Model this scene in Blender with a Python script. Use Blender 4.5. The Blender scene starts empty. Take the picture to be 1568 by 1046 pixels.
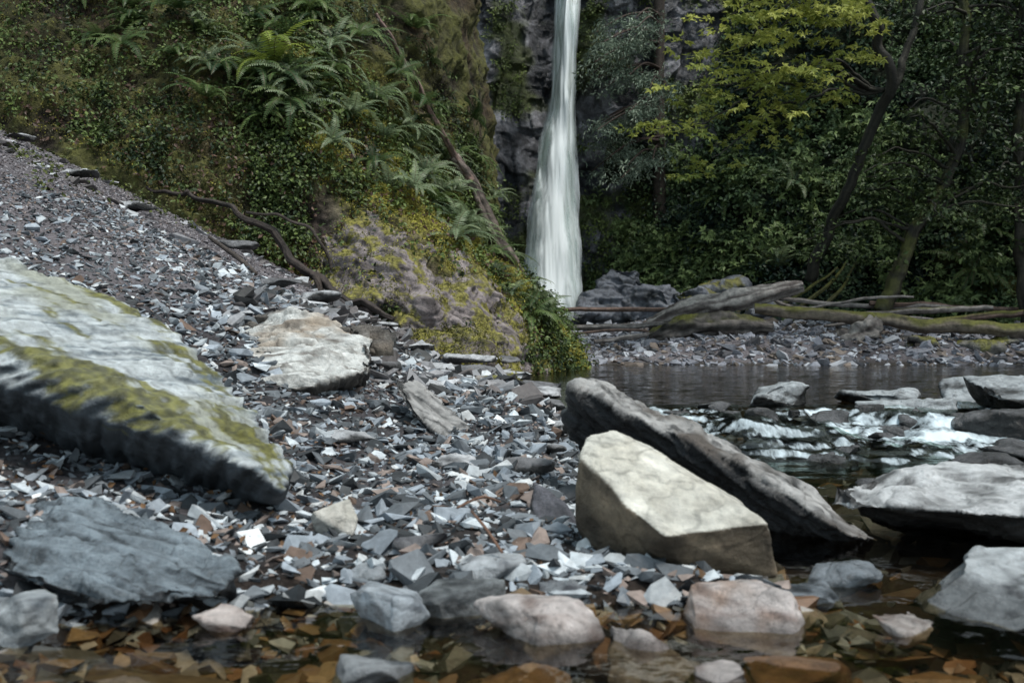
import bpy, bmesh, math, numpy as np
from mathutils import Vector, Quaternion
rng=np.random.default_rng(7)
S=bpy.context.scene
# ------------------------------------------------------------------ noise
def _h(ix,iy,iz):
    n=(ix.astype(np.int64)*374761393+iy.astype(np.int64)*668265263+iz.astype(np.int64)*2147483647)&0xffffffff
    n=((n^(n>>13))*1274126177)&0xffffffff
    n=((n^(n>>15))*2246822519)&0xffffffff
    n=n^(n>>16)
    return (n&0xffffff)/float(0xffffff)*2-1
def vn(p):
    i=np.floor(p).astype(np.int64); f=p-i; f=f*f*(3-2*f)
    r=0
    for a in (0,1):
        wx=f[:,0] if a else 1-f[:,0]
        for b in (0,1):
            wy=f[:,1] if b else 1-f[:,1]
            for c in (0,1):
                wz=f[:,2] if c else 1-f[:,2]
                r=r+wx*wy*wz*_h(i[:,0]+a,i[:,1]+b,i[:,2]+c)
    return r
def fbm(p,o=4,g=.5):
    r=0;a=1;t=0;q=np.array(p,float)
    for k in range(o):
        r=r+a*vn(q); t+=a; a*=g; q=q*2.03+17.3
    return r/t
def sst(a,b,x):
    t=np.clip((x-a)/(b-a),0,1); return t*t*(3-2*t)
def lerp(a,b,t): return a+(b-a)*t
def mixc(a,b,t):
    a=np.asarray(a,float);b=np.asarray(b,float);t=np.asarray(t)[:,None]
    return a+(b-a)*t
# ------------------------------------------------------------------ mesh helpers
def link(o,parent=None):
    S.collection.objects.link(o)
    if parent: o.parent=parent
    return o
def setcol(me,col,rough):
    n=len(me.vertices)
    c=np.ones((n,4),np.float32); c[:,:3]=np.clip(col,0,1); c[:,3]=rough
    at=me.color_attributes.new('Col','FLOAT_COLOR','POINT')
    at.data.foreach_set('color',c.ravel())
def mk(name,V,F,mat,col=None,rough=.6,smooth=True,parent=None,k=None):
    F=np.asarray(F,np.int32); k=F.shape[1]
    me=bpy.data.meshes.new(name)
    me.vertices.add(len(V)); me.vertices.foreach_set('co',np.asarray(V,np.float32).ravel())
    me.loops.add(F.size); me.loops.foreach_set('vertex_index',F.ravel())
    me.polygons.add(len(F)); me.polygons.foreach_set('loop_start',np.arange(0,F.size,k,dtype=np.int32))
    me.polygons.foreach_set('use_smooth',np.full(len(F),smooth))
    me.update(calc_edges=True)
    if col is not None: setcol(me,col,rough)
    me.materials.append(mat)
    return link(bpy.data.objects.new(name,me),parent)
def gridF(nu,nv):
    a=np.arange(nu*nv).reshape(nu,nv)
    return np.stack([a[:-1,:-1],a[1:,:-1],a[1:,1:],a[:-1,1:]],-1).reshape(-1,4)
def gridN(P):
    du=np.gradient(P,axis=0);dv=np.gradient(P,axis=1)
    n=np.cross(du,dv); return n/(np.linalg.norm(n,axis=2,keepdims=True)+1e-9)
# ------------------------------------------------------------------ materials
def vcmat(name,nscale=20,namt=.5,bscale=60,bstr=.5,bdist=.01,spec=.5,transl=0,stretch=(1,1,1)):
    m=bpy.data.materials.new(name); m.use_nodes=True; nt=m.node_tree; N=nt.nodes; L=nt.links
    b=N['Principled BSDF']; out=N['Material Output']
    a=N.new('ShaderNodeAttribute'); a.attribute_name='Col'
    tc=N.new('ShaderNodeTexCoord'); mp=N.new('ShaderNodeMapping'); mp.inputs['Scale'].default_value=stretch
    L.new(tc.outputs['Object'],mp.inputs['Vector'])
    src=a.outputs['Color']
    if namt>0:
        n=N.new('ShaderNodeTexNoise'); n.inputs['Scale'].default_value=nscale; n.inputs['Detail'].default_value=6; n.inputs['Roughness'].default_value=.65
        L.new(mp.outputs[0],n.inputs['Vector'])
        mr=N.new('ShaderNodeMapRange'); mr.inputs['From Min'].default_value=.3; mr.inputs['From Max'].default_value=.7
        mr.inputs['To Min'].default_value=1-namt; mr.inputs['To Max'].default_value=1+namt
        L.new(n.outputs['Fac'],mr.inputs['Value'])
        mx=N.new('ShaderNodeVectorMath'); mx.operation='SCALE'
        L.new(a.outputs['Color'],mx.inputs[0]); L.new(mr.outputs[0],mx.inputs['Scale']); src=mx.outputs[0]
    L.new(src,b.inputs['Base Color']); L.new(a.outputs['Alpha'],b.inputs['Roughness'])
    b.inputs['Specular IOR Level'].default_value=spec
    if bstr>0:
        n2=N.new('ShaderNodeTexNoise'); n2.inputs['Scale'].default_value=bscale; n2.inputs['Detail'].default_value=8; n2.inputs['Roughness'].default_value=.7
        L.new(mp.outputs[0],n2.inputs['Vector'])
        bp=N.new('ShaderNodeBump'); bp.inputs['Strength'].default_value=bstr; bp.inputs['Distance'].default_value=bdist
        L.new(n2.outputs['Fac'],bp.inputs['Height']); L.new(bp.outputs[0],b.inputs['Normal'])
    if transl>0:
        t=N.new('ShaderNodeBsdfTranslucent'); L.new(src,t.inputs['Color'])
        ms=N.new('ShaderNodeMixShader'); ms.inputs[0].default_value=transl
        L.new(b.outputs[0],ms.inputs[1]); L.new(t.outputs[0],ms.inputs[2]); L.new(ms.outputs[0],out.inputs['Surface'])
    return m
M_ground=vcmat('gravel_ground',60,.7,90,1,.03)
M_stone=vcmat('gravel_stone',35,.3,90,.5,.004,spec=.35)
M_rock=vcmat('weathered_rock',22,.35,40,1,.022)
M_cliff=vcmat('cliff_rock',5,.6,7,1,.12)
M_bank=vcmat('mossy_soil',14,.7,30,1,.05)
M_leaf=vcmat('leaf',3,0,10,0,0,spec=.3)
M_tleaf=vcmat('thin_leaf',3,0,10,0,0,spec=.3,transl=.35)
M_wood=vcmat('weathered_wood',14,.55,30,.9,.02)
def water_mat(name,tint,bscale,bstr,stretch=(1,1,1)):
    m=bpy.data.materials.new(name); m.use_nodes=True; nt=m.node_tree; N=nt.nodes; L=nt.links
    N.remove(N['Principled BSDF']); out=N['Material Output']
    tr=N.new('ShaderNodeBsdfTransparent'); tr.inputs[0].default_value=(*tint,1)
    gl=N.new('ShaderNodeBsdfGlossy'); gl.inputs['Roughness'].default_value=.05; gl.inputs[0].default_value=(1,1,1,1)
    fr=N.new('ShaderNodeFresnel'); fr.inputs[0].default_value=1.33
    tc=N.new('ShaderNodeTexCoord'); mp=N.new('ShaderNodeMapping'); mp.inputs['Scale'].default_value=stretch
    n=N.new('ShaderNodeTexNoise'); n.inputs['Scale'].default_value=bscale; n.inputs['Detail'].default_value=3
    bp=N.new('ShaderNodeBump'); bp.inputs['Strength'].default_value=bstr; bp.inputs['Distance'].default_value=.02
    L.new(tc.outputs['Object'],mp.inputs[0]); L.new(mp.outputs[0],n.inputs['Vector']); L.new(n.outputs['Fac'],bp.inputs['Height'])
    L.new(bp.outputs[0],fr.inputs['Normal']); L.new(bp.outputs[0],gl.inputs['Normal'])
    ms=N.new('ShaderNodeMixShader'); L.new(fr.outputs[0],ms.inputs[0]); L.new(tr.outputs[0],ms.inputs[1]); L.new(gl.outputs[0],ms.inputs[2])
    L.new(ms.outputs[0],out.inputs['Surface'])
    return m
M_pool=water_mat('pool_water',(.42,.36,.24),7,.5,(1,2.5,1))
M_stream=water_mat('stream_water',(.8,.74,.6),9,.3)
def foam_mat(name,stretch,scale,lo,hi,col=(.92,.98,1)):
    m=bpy.data.materials.new(name); m.use_nodes=True; nt=m.node_tree; N=nt.nodes; L=nt.links
    N.remove(N['Principled BSDF']); out=N['Material Output']
    a=N.new('ShaderNodeAttribute'); a.attribute_name='Col'
    df=N.new('ShaderNodeBsdfDiffuse'); df.inputs[0].default_value=(*col,1)
    tr=N.new('ShaderNodeBsdfTransparent'); tr.inputs[0].default_value=(.7,.75,.72,1)
    gl=N.new('ShaderNodeBsdfGlossy'); gl.inputs['Roughness'].default_value=.15
    m1=N.new('ShaderNodeMixShader'); m1.inputs[0].default_value=.07; L.new(tr.outputs[0],m1.inputs[1]); L.new(gl.outputs[0],m1.inputs[2])
    tc=N.new('ShaderNodeTexCoord'); mp=N.new('ShaderNodeMapping'); mp.inputs['Scale'].default_value=stretch
    n=N.new('ShaderNodeTexNoise'); n.inputs['Scale'].default_value=scale; n.inputs['Detail'].default_value=6; n.inputs['Roughness'].default_value=.6
    L.new(tc.outputs['Object'],mp.inputs[0]); L.new(mp.outputs[0],n.inputs['Vector'])
    ad=N.new('ShaderNodeMath'); ad.operation='ADD'; L.new(n.outputs['Fac'],ad.inputs[0])
    sp=N.new('ShaderNodeSeparateColor'); L.new(a.outputs['Color'],sp.inputs[0]); L.new(sp.outputs[0],ad.inputs[1])
    mr=N.new('ShaderNodeMapRange'); mr.inputs['From Min'].default_value=lo; mr.inputs['From Max'].default_value=hi
    L.new(ad.outputs[0],mr.inputs['Value'])
    ms=N.new('ShaderNodeMixShader'); L.new(mr.outputs[0],ms.inputs[0]); L.new(m1.outputs[0],ms.inputs[1]); L.new(df.outputs[0],ms.inputs[2])
    L.new(ms.outputs[0],out.inputs['Surface'])
    return m
M_fall=foam_mat('falling_water',(4,4,.22),1.6,.4,.85)
M_casc=foam_mat('cascade_water',(2.4,1.0,1.3),11,.72,1.2,(.66,.76,.82))
# ------------------------------------------------------------------ ground
def ground(x,y):
    x=np.asarray(x,float);y=np.asarray(y,float)
    t=sst(2,6,y)
    base=lerp(.04,.28,t); k=lerp(.2,.5,t); x0=lerp(-.6,-.4,t)
    left=base+k*np.maximum(0,x0-x)
    left=np.minimum(left,8)
    left-=.13*sst(2.3,1.9,y)
    xb=np.interp(y,[-10,1.5,2.2,2.4,3,5,7,9,11,12.2],[.6,1.2,.8,.5,.32,.3,.1,0,.3,.8])
    bed=np.interp(y,[-10,4.6,5.4,5.9,6.6,11.5],[-.12,-.1,0.0,.05,-.04,0])
    xr=1.6+.35*np.maximum(y,0)
    bed=bed+np.minimum(.3*np.maximum(0,x-xr),7)
    h=lerp(left,bed,sst(xb-.3,xb+.15,x))
    hb=sst(1.2,3,x)
    bar=.13+lerp(.1,.27,hb)*sst(12.2,13.3,y)+.09*np.maximum(0,y-13)
    bar=np.maximum(bar,np.minimum(.3*np.maximum(0,x-9),7))
    bar=np.where(x<-.5,np.maximum(left,bar),bar)
    h=lerp(h,bar,sst(11.8,12.6,y))
    h=h+np.clip((y-20.5)*2.5,0,8)
    return h
def gz(x,y):
    x=np.asarray(x,float);y=np.asarray(y,float)
    p=np.stack([x,y,0*x],-1).reshape(-1,3)
    return ground(x,y)+(.035*fbm(p*1.3,4)).reshape(x.shape)+(.012*fbm(p*9,3)).reshape(x.shape)
def axis(lo,a,b,hi,step,n):
    l=a-(np.linspace(0,1,n)[1:]**2.2)*(a-lo); r=b+(np.linspace(0,1,n)[1:]**2.2)*(hi-b)
    return np.concatenate([l[::-1],np.arange(a,b,step),[b],r])
xs=axis(-150,-6,8,150,.035,45); ys=axis(-150,1,15,150,.04,45)
X,Y=np.meshgrid(xs,ys,indexing='ij'); Z=gz(X,Y)
V=np.stack([X,Y,Z],-1).reshape(-1,3)
n1=fbm(V*np.array([2,2,0])+3,5); n2=fbm(V*np.array([14,14,0]),3)
col=mixc((.08,.07,.078),(.22,.20,.215),sst(-.5,.5,n1+.7*n2))
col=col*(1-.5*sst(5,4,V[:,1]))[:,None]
wet=sst(.1,.0,V[:,2])*sst(5.5,5,V[:,1]); poolw=sst(.2,.1,V[:,2])*sst(5,5.5,V[:,1])
col=mixc(col,(.045,.03,.018),wet*.9); col=mixc(col,(.04,.033,.02),poolw)
far=sst(14,16,V[:,1]); col=mixc(col,(.03,.035,.018),np.maximum(far*.8,sst(7,9,V[:,0])*.8))
dirt=sst(-.1,.5,fbm(V*np.array([.9,.9,0])+31,4))*sst(-3.,-4.5,V[:,0])
col=mixc(col,(.05,.045,.02),dirt)
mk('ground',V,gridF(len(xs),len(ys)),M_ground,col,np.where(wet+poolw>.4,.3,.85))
# ------------------------------------------------------------------ parametric hillsides
def cr(P,t):
    P=np.asarray(P,float); n=len(P); i=np.clip(np.floor(t).astype(int),0,n-2); f=(t-i)
    g=lambda k:P[np.clip(k,0,n-1)]
    f=f.reshape((-1,)+(1,)*(P.ndim-1))
    a,b,c,d=g(i-1),g(i),g(i+1),g(i+2)
    return .5*(2*b+(c-a)*f+(2*a-5*b+4*c-d)*f**2+(3*b-a-3*c+d)*f**3)
def surf(C,nu,nv):
    C=np.asarray(C,float)
    s=np.linspace(0,C.shape[0]-1,nu); A=cr(C,s)
    t=np.linspace(0,C.shape[1]-1,nv); B=cr(A.transpose(1,0,2),t).transpose(1,0,2)
    Sg,Tg=np.meshgrid(s,t,indexing='ij')
    return B,Sg,Tg
EC=[[(-9,8.5,4.4),(-9.3,9.6,6.2),(-9.6,11,8.2),(-10,13,11)],
[(-4.6,9,2.45),(-4.8,10.0,3.9),(-5,11.3,5.8),(-5.5,13,9.5)],
[(-2.75,9,1.55),(-2.7,9.8,2.9),(-2.8,11,4.5),(-3,13,8.5)],
[(-1.95,9.0,1.1),(-1.95,9.6,2.5),(-1.9,11,4.1),(-1.5,13.5,8)],
[(-1.1,9.0,.62),(-1.05,9.9,1.75),(-1.0,12.3,3.5),(-.9,14.5,8)],
[(-.4,9.2,.25),(-.3,10.2,1.05),(-.65,12.8,2.8),(-.8,16,8)],
[(.25,10.1,.02),(.25,11,.72),(-.35,13.3,2.1),(-.8,17,8)],
[(.85,12.1,.02),(.68,12.6,.42),(-.2,15,1.6),(-.8,18,8)],
[(.6,15,.1),(.3,15.4,.6),(-.3,17,1.6),(-1,19.5,8)]]
EC=[[ (c[0][0],c[0][1]-.25,c[0][2]-.5) ]+list(c) for c in EC]
P,Sg,Tg=surf(EC,700,500)
N=gridN(P)
if N[300,200,1]>0: N=-N
q=P.reshape(-1,3)
lump=fbm(q*.9+5,3); mid=fbm(q*2.6+9,4); fine=fbm(q*9,3)
s=Sg.ravel();t=Tg.ravel()
amp=sst(.2,1.4,t)
D=(.32*lump+.2*mid)*(.35+.65*amp)+.07*fine
PE=(q+N.reshape(-1,3)*D[:,None]).reshape(P.shape); NE=gridN(PE)
if NE[300,200,1]>0: NE=-NE
mossv=sst(-.35,.45,mid+.6*fine+.3*lump)
col=mixc((.03,.022,.014),(.11,.11,.028),mossv)
brown=sst(.1,.5,fbm(q*1.7+44,4)); col=mixc(col,(.075,.045,.03),brown*.7)
br=sst(1.5,1.9,t)*sst(2.9,2.4,t)*sst(2.4,2.9,s)*sst(7.8,6.5,s)+sst(4.2,5.4,s)*sst(2.3,1.8,t)*sst(1.,1.1,t)
bright=np.clip(br,0,1)*sst(-.35,.25,mid+.5*fine)
col=mixc(col,(.26,.24,.04),bright)
soil=sst(2.9,3.3,s)*sst(6.6,5.8,s)*sst(1.0,1.1,t)*sst(2.0,1.7,t+.4*mid)
col=mixc(col,mixc((.06,.045,.04),(.16,.13,.11),sst(-.4,.4,fine+mid)),soil*.7)
EMB_rock=(soil*sst(-.15,.2,fbm(q*2.3+70,4))).reshape(Sg.shape); EMB_br=np.clip(br,0,1).reshape(Sg.shape)
mk('mossy_embankment',PE.reshape(-1,3),gridF(*Sg.shape),M_bank,col,.85)
E3=PE.reshape(-1,3);N3=NE.reshape(-1,3)
HC=[[(1.6,19.6,.3),(2.0,19.8,3),(2.2,20.2,7),(2.4,21,10)],
[(2.5,18.4,.6),(2.7,19.4,3),(2.9,20.2,7),(3.1,21,10)],
[(3.7,17.4,.7),(3.9,18.6,3),(4,19.8,7),(4.2,21,10)],
[(5.6,16.4,.6),(5.9,17.8,3),(6.2,19,7),(6.5,21,10)],
[(7.8,15.4,.55),(8.2,16.8,3),(8.6,18,7),(9,20,10)],
[(10.5,13.5,.5),(11.2,14.8,3.2),(12,16,7),(13,18,10)],
[(13,10,.7),(14,10.5,3.5),(15.5,11,7),(18,12,9)],
[(14,4,1),(15.5,4,4),(17,4,7),(20,4,8)]]
HC=[[ (c[0][0],c[0][1]-.3,c[0][2]-.6) ]+list(c) for c in HC]
P,Sg,Tg=surf(HC,420,300); N=gridN(P)
if N[200,100,1]>0:N=-N
q=P.reshape(-1,3); lump=fbm(q*.55+50,3); mid=fbm(q*1.5+9,4); fine=fbm(q*6,3)
PH=(q+N.reshape(-1,3)*(1.3*lump+.55*mid+.06*fine)[:,None]).reshape(P.shape); NH=gridN(PH)
if NH[200,100,1]>0:NH=-NH
col=mixc((.008,.012,.008),(.03,.04,.018),sst(-.4,.5,mid+fine))
low=sst(2.2,1.2,Tg.ravel())*sst(2.5,3.5,Sg.ravel()); col=mixc(col,(.11,.105,.022),low*sst(-.2,.4,mid+.5*fine))
mk('forest_hillside',PH.reshape(-1,3),gridF(*Sg.shape),M_bank,col,.9)
# cliff
nx,nz=420,460
xs=np.linspace(-5,5,nx); zs=np.linspace(-.5,10,nz); X,Zc=np.meshgrid(xs,zs,indexing='ij')
Yc=18.9+.07*Zc
q=np.stack([X,Yc,Zc],-1).reshape(-1,3)
w=q+.5*np.stack([fbm(q+3,3),fbm(q+8,3),fbm(q+13,3)],-1)
c1=vn(np.floor(w*np.array([2.1,1,1.3])+.3)*1.31+4); c2=vn(np.floor(w*np.array([5,1,3.2])+.3)*1.71+14)
D=.22*c1+.09*c2+.16*fbm(w*3,5)+.5*fbm(q*.5+2,2)
D-= .55*np.exp(-((q[:,0]-.75)/.6)**2)
PC=q.copy(); PC[:,1]-=D
n=fbm(w*np.array([2,2,1.3])+7,5); n2=fbm(w*np.array([6,6,2.])+17,3)
col=mixc((.05,.055,.065),(.38,.38,.42),sst(-.3,.6,n+.5*n2+.2*c2))
cm=sst(.0,.3,fbm(q*1.4+90,4)); col=mixc(col,(.09,.115,.025),cm*.85)
mk('cliff',PC,gridF(nx,nz),M_cliff,col,.33+.3*sst(-.2,.4,n))
# ------------------------------------------------------------------ waterfall
def fall(name,prof,y0,parent=None,edge=.25,nu=50,nv=400,ph=0,k=.6):
    zz=np.array([p[0] for p in prof]);xl=np.array([p[1] for p in prof]);xr=np.array([p[2] for p in prof])
    z=np.linspace(zz.min(),zz.max(),nv); o=np.argsort(zz)
    L=np.interp(z,zz[o],xl[o]);R=np.interp(z,zz[o],xr[o])
    u=np.linspace(0,1,nu); U,Zv=np.meshgrid(u,z,indexing='ij')
    X=L+(R-L)*U; X=X+.03*vn(np.stack([U*4,Zv*2,U*0+ph],-1).reshape(-1,3)).reshape(U.shape)
    fade=(Zv-zz.min())/(zz.max()-zz.min())
    Yv=y0+.07*Zv-.18*np.sin(U*np.pi)-.7*(1-fade)**3
    Yv=Yv-.05*fbm(np.stack([X*9,Zv*.7,X*0+ph],-1).reshape(-1,3),3).reshape(U.shape)-.07*vn(np.stack([X*2,Zv*1.5,X*0+ph],-1).reshape(-1,3)).reshape(U.shape)
    e=np.minimum(U,1-U); c=k*sst(0,edge,e)
    return mk(name,np.stack([X,Yv,Zv],-1).reshape(-1,3),gridF(nu,nv),M_fall,np.repeat(c.reshape(-1,1),3,1),.5,parent=parent)
wf=bpy.data.objects.new('waterfall',None); link(wf)
prof=[(9.8,.95,1.35),(7,.80,1.27),(6.5,.77,1.25),(5.3,.74,1.2),(4.5,.66,1.18),(4.1,.53,1.19),(3.0,.34,1.2),(2,.24,1.22),(1.3,.16,1.24),(.9,.17,1.19),(.6,.2,1.15)]
fall('main_sheet',prof,18.0,wf,k=.8)
fall('inner_sheet',[(a,b+.05,c-.05) for a,b,c in prof],17.86,wf,.3,ph=9,k=.8)
fall('front_strands',[(a,b+.1,c-.12) for a,b,c in prof],17.72,wf,.5,ph=29,k=.5)
# ------------------------------------------------------------------ water sheets
def sheet(name,x0,x1,y0,y1,z,mat,st=.04,a=.004,f=5):
    xs=np.arange(x0,x1,st);ys=np.arange(y0,y1,st);X,Y=np.meshgrid(xs,ys,indexing='ij')
    q=np.stack([X*f,Y*f*1.6,0*X],-1).reshape(-1,3)
    Z=z+a*fbm(q,3).reshape(X.shape)
    return mk(name,np.stack([X,Y,Z],-1).reshape(-1,3),gridF(len(xs),len(ys)),mat)
sheet('stream_water',-3,6,-3,5.35,0,M_stream,.04,.007,5)
sheet('pool_water',-.4,9,5.85,13.2,.12,M_pool,.05,.006,4)
xs=np.arange(.45,4.2,.012);ys=np.arange(3.9,6.1,.012);X,Y=np.meshgrid(xs,ys,indexing='ij')
q=np.stack([X,Y,0*X],-1).reshape(-1,3)
yy=Y+(.5*vn(q*1.7+5)+.22*vn(q*5)+.07*vn(q*13)).reshape(X.shape)
w1=(.42+.2*vn(q*2.7+40)).reshape(X.shape)
Z=.006+.118*(w1*sst(5.3,5.6,yy)+(1-w1)*.55*sst(4.95,5.2,yy)+(1-w1)*.45*sst(4.55,4.78,yy))
act=(sst(4.1,4.7,yy)*sst(5.9,5.6,yy)).ravel()
Z=Z+((.026*fbm(q*np.array([14,8,1]),4)+.02*vn(q*5+3))*act).reshape(X.shape)
slope=np.clip(np.gradient(Z,axis=1),0,None).ravel()/.012
c=act*.18+np.clip(slope*.8,0,.45)+.5*fbm(q*np.array([4.5,2.4,1])+3,5)*act-.05
mk('cascade_water',np.stack([X,Y,Z],-1).reshape(-1,3),gridF(len(xs),len(ys)),M_casc,np.repeat(c[:,None],3,1),.3)
# ------------------------------------------------------------------ rocks
def hullmesh(groups):
    bm=bmesh.new()
    for g in groups:
        vs=[bm.verts.new(p) for p in g]
        r=bmesh.ops.convex_hull(bm,input=vs)
        bad=[v for v in r['geom_interior'] if isinstance(v,bmesh.types.BMVert)]
        if bad: bmesh.ops.delete(bm,geom=list(set(bad)),context='VERTS')
    bmesh.ops.recalc_face_normals(bm,faces=bm.faces)
    me=bpy.data.meshes.new('t'); bm.to_mesh(me); bm.free(); return me
def rock(name,groups,c1=(.16,.16,.17),c2=(.5,.5,.5),strata=(.2,.1,1),moss=0,voxel=.012,amp=.012,f=7,ani=4,wetz=None,rough=.6,tint=None,side=None,mossc=(.15,.145,.022),mdir=None,mossx=None):
    if not isinstance(groups[0][0],(tuple,list)): groups=[groups]
    me=hullmesh(groups); o=bpy.data.objects.new(name,me); link(o)
    md=o.modifiers.new('r','REMESH'); md.mode='VOXEL'; md.voxel_size=voxel; md.adaptivity=0
    dg=bpy.context.evaluated_depsgraph_get(); me2=bpy.data.meshes.new_from_object(o.evaluated_get(dg))
    o.modifiers.clear(); o.data=me2; bpy.data.meshes.remove(me)
    n=len(me2.vertices); co=np.empty(n*3,np.float32); me2.vertices.foreach_get('co',co); co=co.reshape(-1,3).astype(float)
    nn=np.empty(n*3,np.float32); me2.vertices.foreach_get('normal',nn); nn=nn.reshape(-1,3)
    sd=np.array(strata,float); sd/=np.linalg.norm(sd)
    off=co.mean(0)*3
    q=(co+ (co@sd)[:,None]*sd*(ani-1))*f+off
    warp=co*f*.6+off; q=q+.6*np.stack([vn(warp),vn(warp+9),vn(warp+19)],-1)
    a=fbm(q,4); b=fbm(co*f*.5+off,2); st=vn(q*.7+5); st=np.sign(st)*np.abs(st)**.4
    pl=fbm(co*f*.45+off+41,4)*5; pf=np.floor(pl)+sst(.85,1,pl-np.floor(pl))
    cut=pl-np.floor(pl); crack=sst(.10,0,np.abs(cut-.92))
    edge=1-np.abs(nn@sd)
    co2=co+nn*(amp*(a*.8+st*(.25+.7*edge)+b*1.0+pf*.42))[:,None]
    me2.vertices.foreach_set('co',co2.astype(np.float32).ravel()); me2.update()
    nf=np.empty(n*3,np.float32); me2.vertices.foreach_get('normal',nf); nn2=nf.reshape(-1,3)
    cn=fbm(q*1.3+31,4)
    col=mixc(c1,c2,sst(-.5,.3,cn+.12+.15*b))
    if tint is not None: col=mixc(col,tint,sst(0,.45,fbm(co*f*.6+off+77,3)))
    if side is not None:  # steep and under faces go darker: shade painted into the colour, plus stone tone
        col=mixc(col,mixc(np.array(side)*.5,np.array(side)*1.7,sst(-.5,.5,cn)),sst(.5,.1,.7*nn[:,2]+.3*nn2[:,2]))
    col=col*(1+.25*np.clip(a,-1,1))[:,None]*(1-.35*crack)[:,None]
    if moss>0:
        mq=co*f*1.8+off+55
        if mdir is not None:
            d=np.array(mdir,float); d/=np.linalg.norm(d); mq=mq-(mq@d)[:,None]*d*.7
        ms=moss if mossx is None else moss+mossx(co)
        mm=sst(.62-ms,.8-ms,fbm(mq,5)*.9+.3*nn2[:,2]+.2+.25*b)
        col=mixc(col,mixc(np.array(mossc)*.5,np.array(mossc)*1.5,sst(-.4,.4,fbm(co*60,2))),mm*.9)
    rg=np.full(n,rough)
    if wetz is not None:
        w=sst(wetz+.035,wetz,co[:,2]+.015*b); col=col*(1-.6*w)[:,None]; rg=rg*(1-.6*w)
    setcol(me2,col,rg)
    me2.polygons.foreach_set('use_smooth',np.ones(len(me2.polygons),bool))
    me2.materials.clear(); me2.materials.append(M_rock)
    o.name=name
    return o
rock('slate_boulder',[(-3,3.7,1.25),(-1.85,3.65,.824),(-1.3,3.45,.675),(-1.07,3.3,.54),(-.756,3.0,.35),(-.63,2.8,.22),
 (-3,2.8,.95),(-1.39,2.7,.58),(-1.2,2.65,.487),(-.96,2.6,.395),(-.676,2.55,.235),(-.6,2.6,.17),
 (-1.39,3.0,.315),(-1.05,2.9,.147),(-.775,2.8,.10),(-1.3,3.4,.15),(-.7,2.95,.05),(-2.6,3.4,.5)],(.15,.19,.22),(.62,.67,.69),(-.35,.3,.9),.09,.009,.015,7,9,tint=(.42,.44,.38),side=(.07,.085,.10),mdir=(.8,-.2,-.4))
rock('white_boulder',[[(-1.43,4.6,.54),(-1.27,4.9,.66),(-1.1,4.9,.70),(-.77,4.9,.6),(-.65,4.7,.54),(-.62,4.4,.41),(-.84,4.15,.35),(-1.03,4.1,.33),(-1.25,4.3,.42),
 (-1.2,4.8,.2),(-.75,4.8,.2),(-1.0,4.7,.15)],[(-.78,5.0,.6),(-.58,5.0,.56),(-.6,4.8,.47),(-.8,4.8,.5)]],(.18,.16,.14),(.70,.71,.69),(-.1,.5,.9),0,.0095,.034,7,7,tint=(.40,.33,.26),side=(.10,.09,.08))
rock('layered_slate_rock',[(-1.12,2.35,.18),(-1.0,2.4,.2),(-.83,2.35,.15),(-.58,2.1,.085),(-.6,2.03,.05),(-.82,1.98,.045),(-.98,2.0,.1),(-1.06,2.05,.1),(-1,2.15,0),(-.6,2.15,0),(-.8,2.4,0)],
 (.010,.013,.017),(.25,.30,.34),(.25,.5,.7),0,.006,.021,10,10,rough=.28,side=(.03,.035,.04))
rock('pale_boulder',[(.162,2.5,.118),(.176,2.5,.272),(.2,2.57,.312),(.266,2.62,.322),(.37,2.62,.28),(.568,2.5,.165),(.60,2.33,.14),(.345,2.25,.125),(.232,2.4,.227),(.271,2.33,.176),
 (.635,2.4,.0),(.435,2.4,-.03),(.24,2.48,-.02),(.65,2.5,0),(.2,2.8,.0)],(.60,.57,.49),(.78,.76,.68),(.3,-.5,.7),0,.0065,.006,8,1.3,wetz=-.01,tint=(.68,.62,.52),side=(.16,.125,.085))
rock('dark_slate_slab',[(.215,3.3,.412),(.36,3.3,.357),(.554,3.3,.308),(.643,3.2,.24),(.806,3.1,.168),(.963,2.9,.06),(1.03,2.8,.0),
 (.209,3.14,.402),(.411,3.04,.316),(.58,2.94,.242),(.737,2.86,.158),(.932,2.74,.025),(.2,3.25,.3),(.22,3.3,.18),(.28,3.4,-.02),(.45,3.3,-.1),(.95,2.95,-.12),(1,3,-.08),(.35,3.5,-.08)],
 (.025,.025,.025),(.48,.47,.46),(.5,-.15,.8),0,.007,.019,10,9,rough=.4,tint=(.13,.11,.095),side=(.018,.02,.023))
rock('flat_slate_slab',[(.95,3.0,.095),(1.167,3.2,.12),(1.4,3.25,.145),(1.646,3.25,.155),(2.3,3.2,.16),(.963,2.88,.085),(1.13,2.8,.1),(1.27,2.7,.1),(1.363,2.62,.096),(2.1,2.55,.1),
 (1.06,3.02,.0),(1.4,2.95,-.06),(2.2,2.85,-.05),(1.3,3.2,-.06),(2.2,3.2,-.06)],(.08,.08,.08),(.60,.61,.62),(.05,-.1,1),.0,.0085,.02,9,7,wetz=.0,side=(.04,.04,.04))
rock('river_rock',[(.99,2.2,.08),(1.096,2.35,.088),(1.35,2.35,.09),(.973,2.1,.05),(1.1,2.0,.07),(1.3,2.0,.07),(.88,2.15,-.02),(.98,1.95,0),(1.3,1.95,0),(1.3,2.4,-.05),(.95,2.35,-.05)],(.05,.05,.06),(.50,.53,.55),(0,.1,1),0,.008,.014,8,4,wetz=.045,side=(.03,.035,.04))
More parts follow.
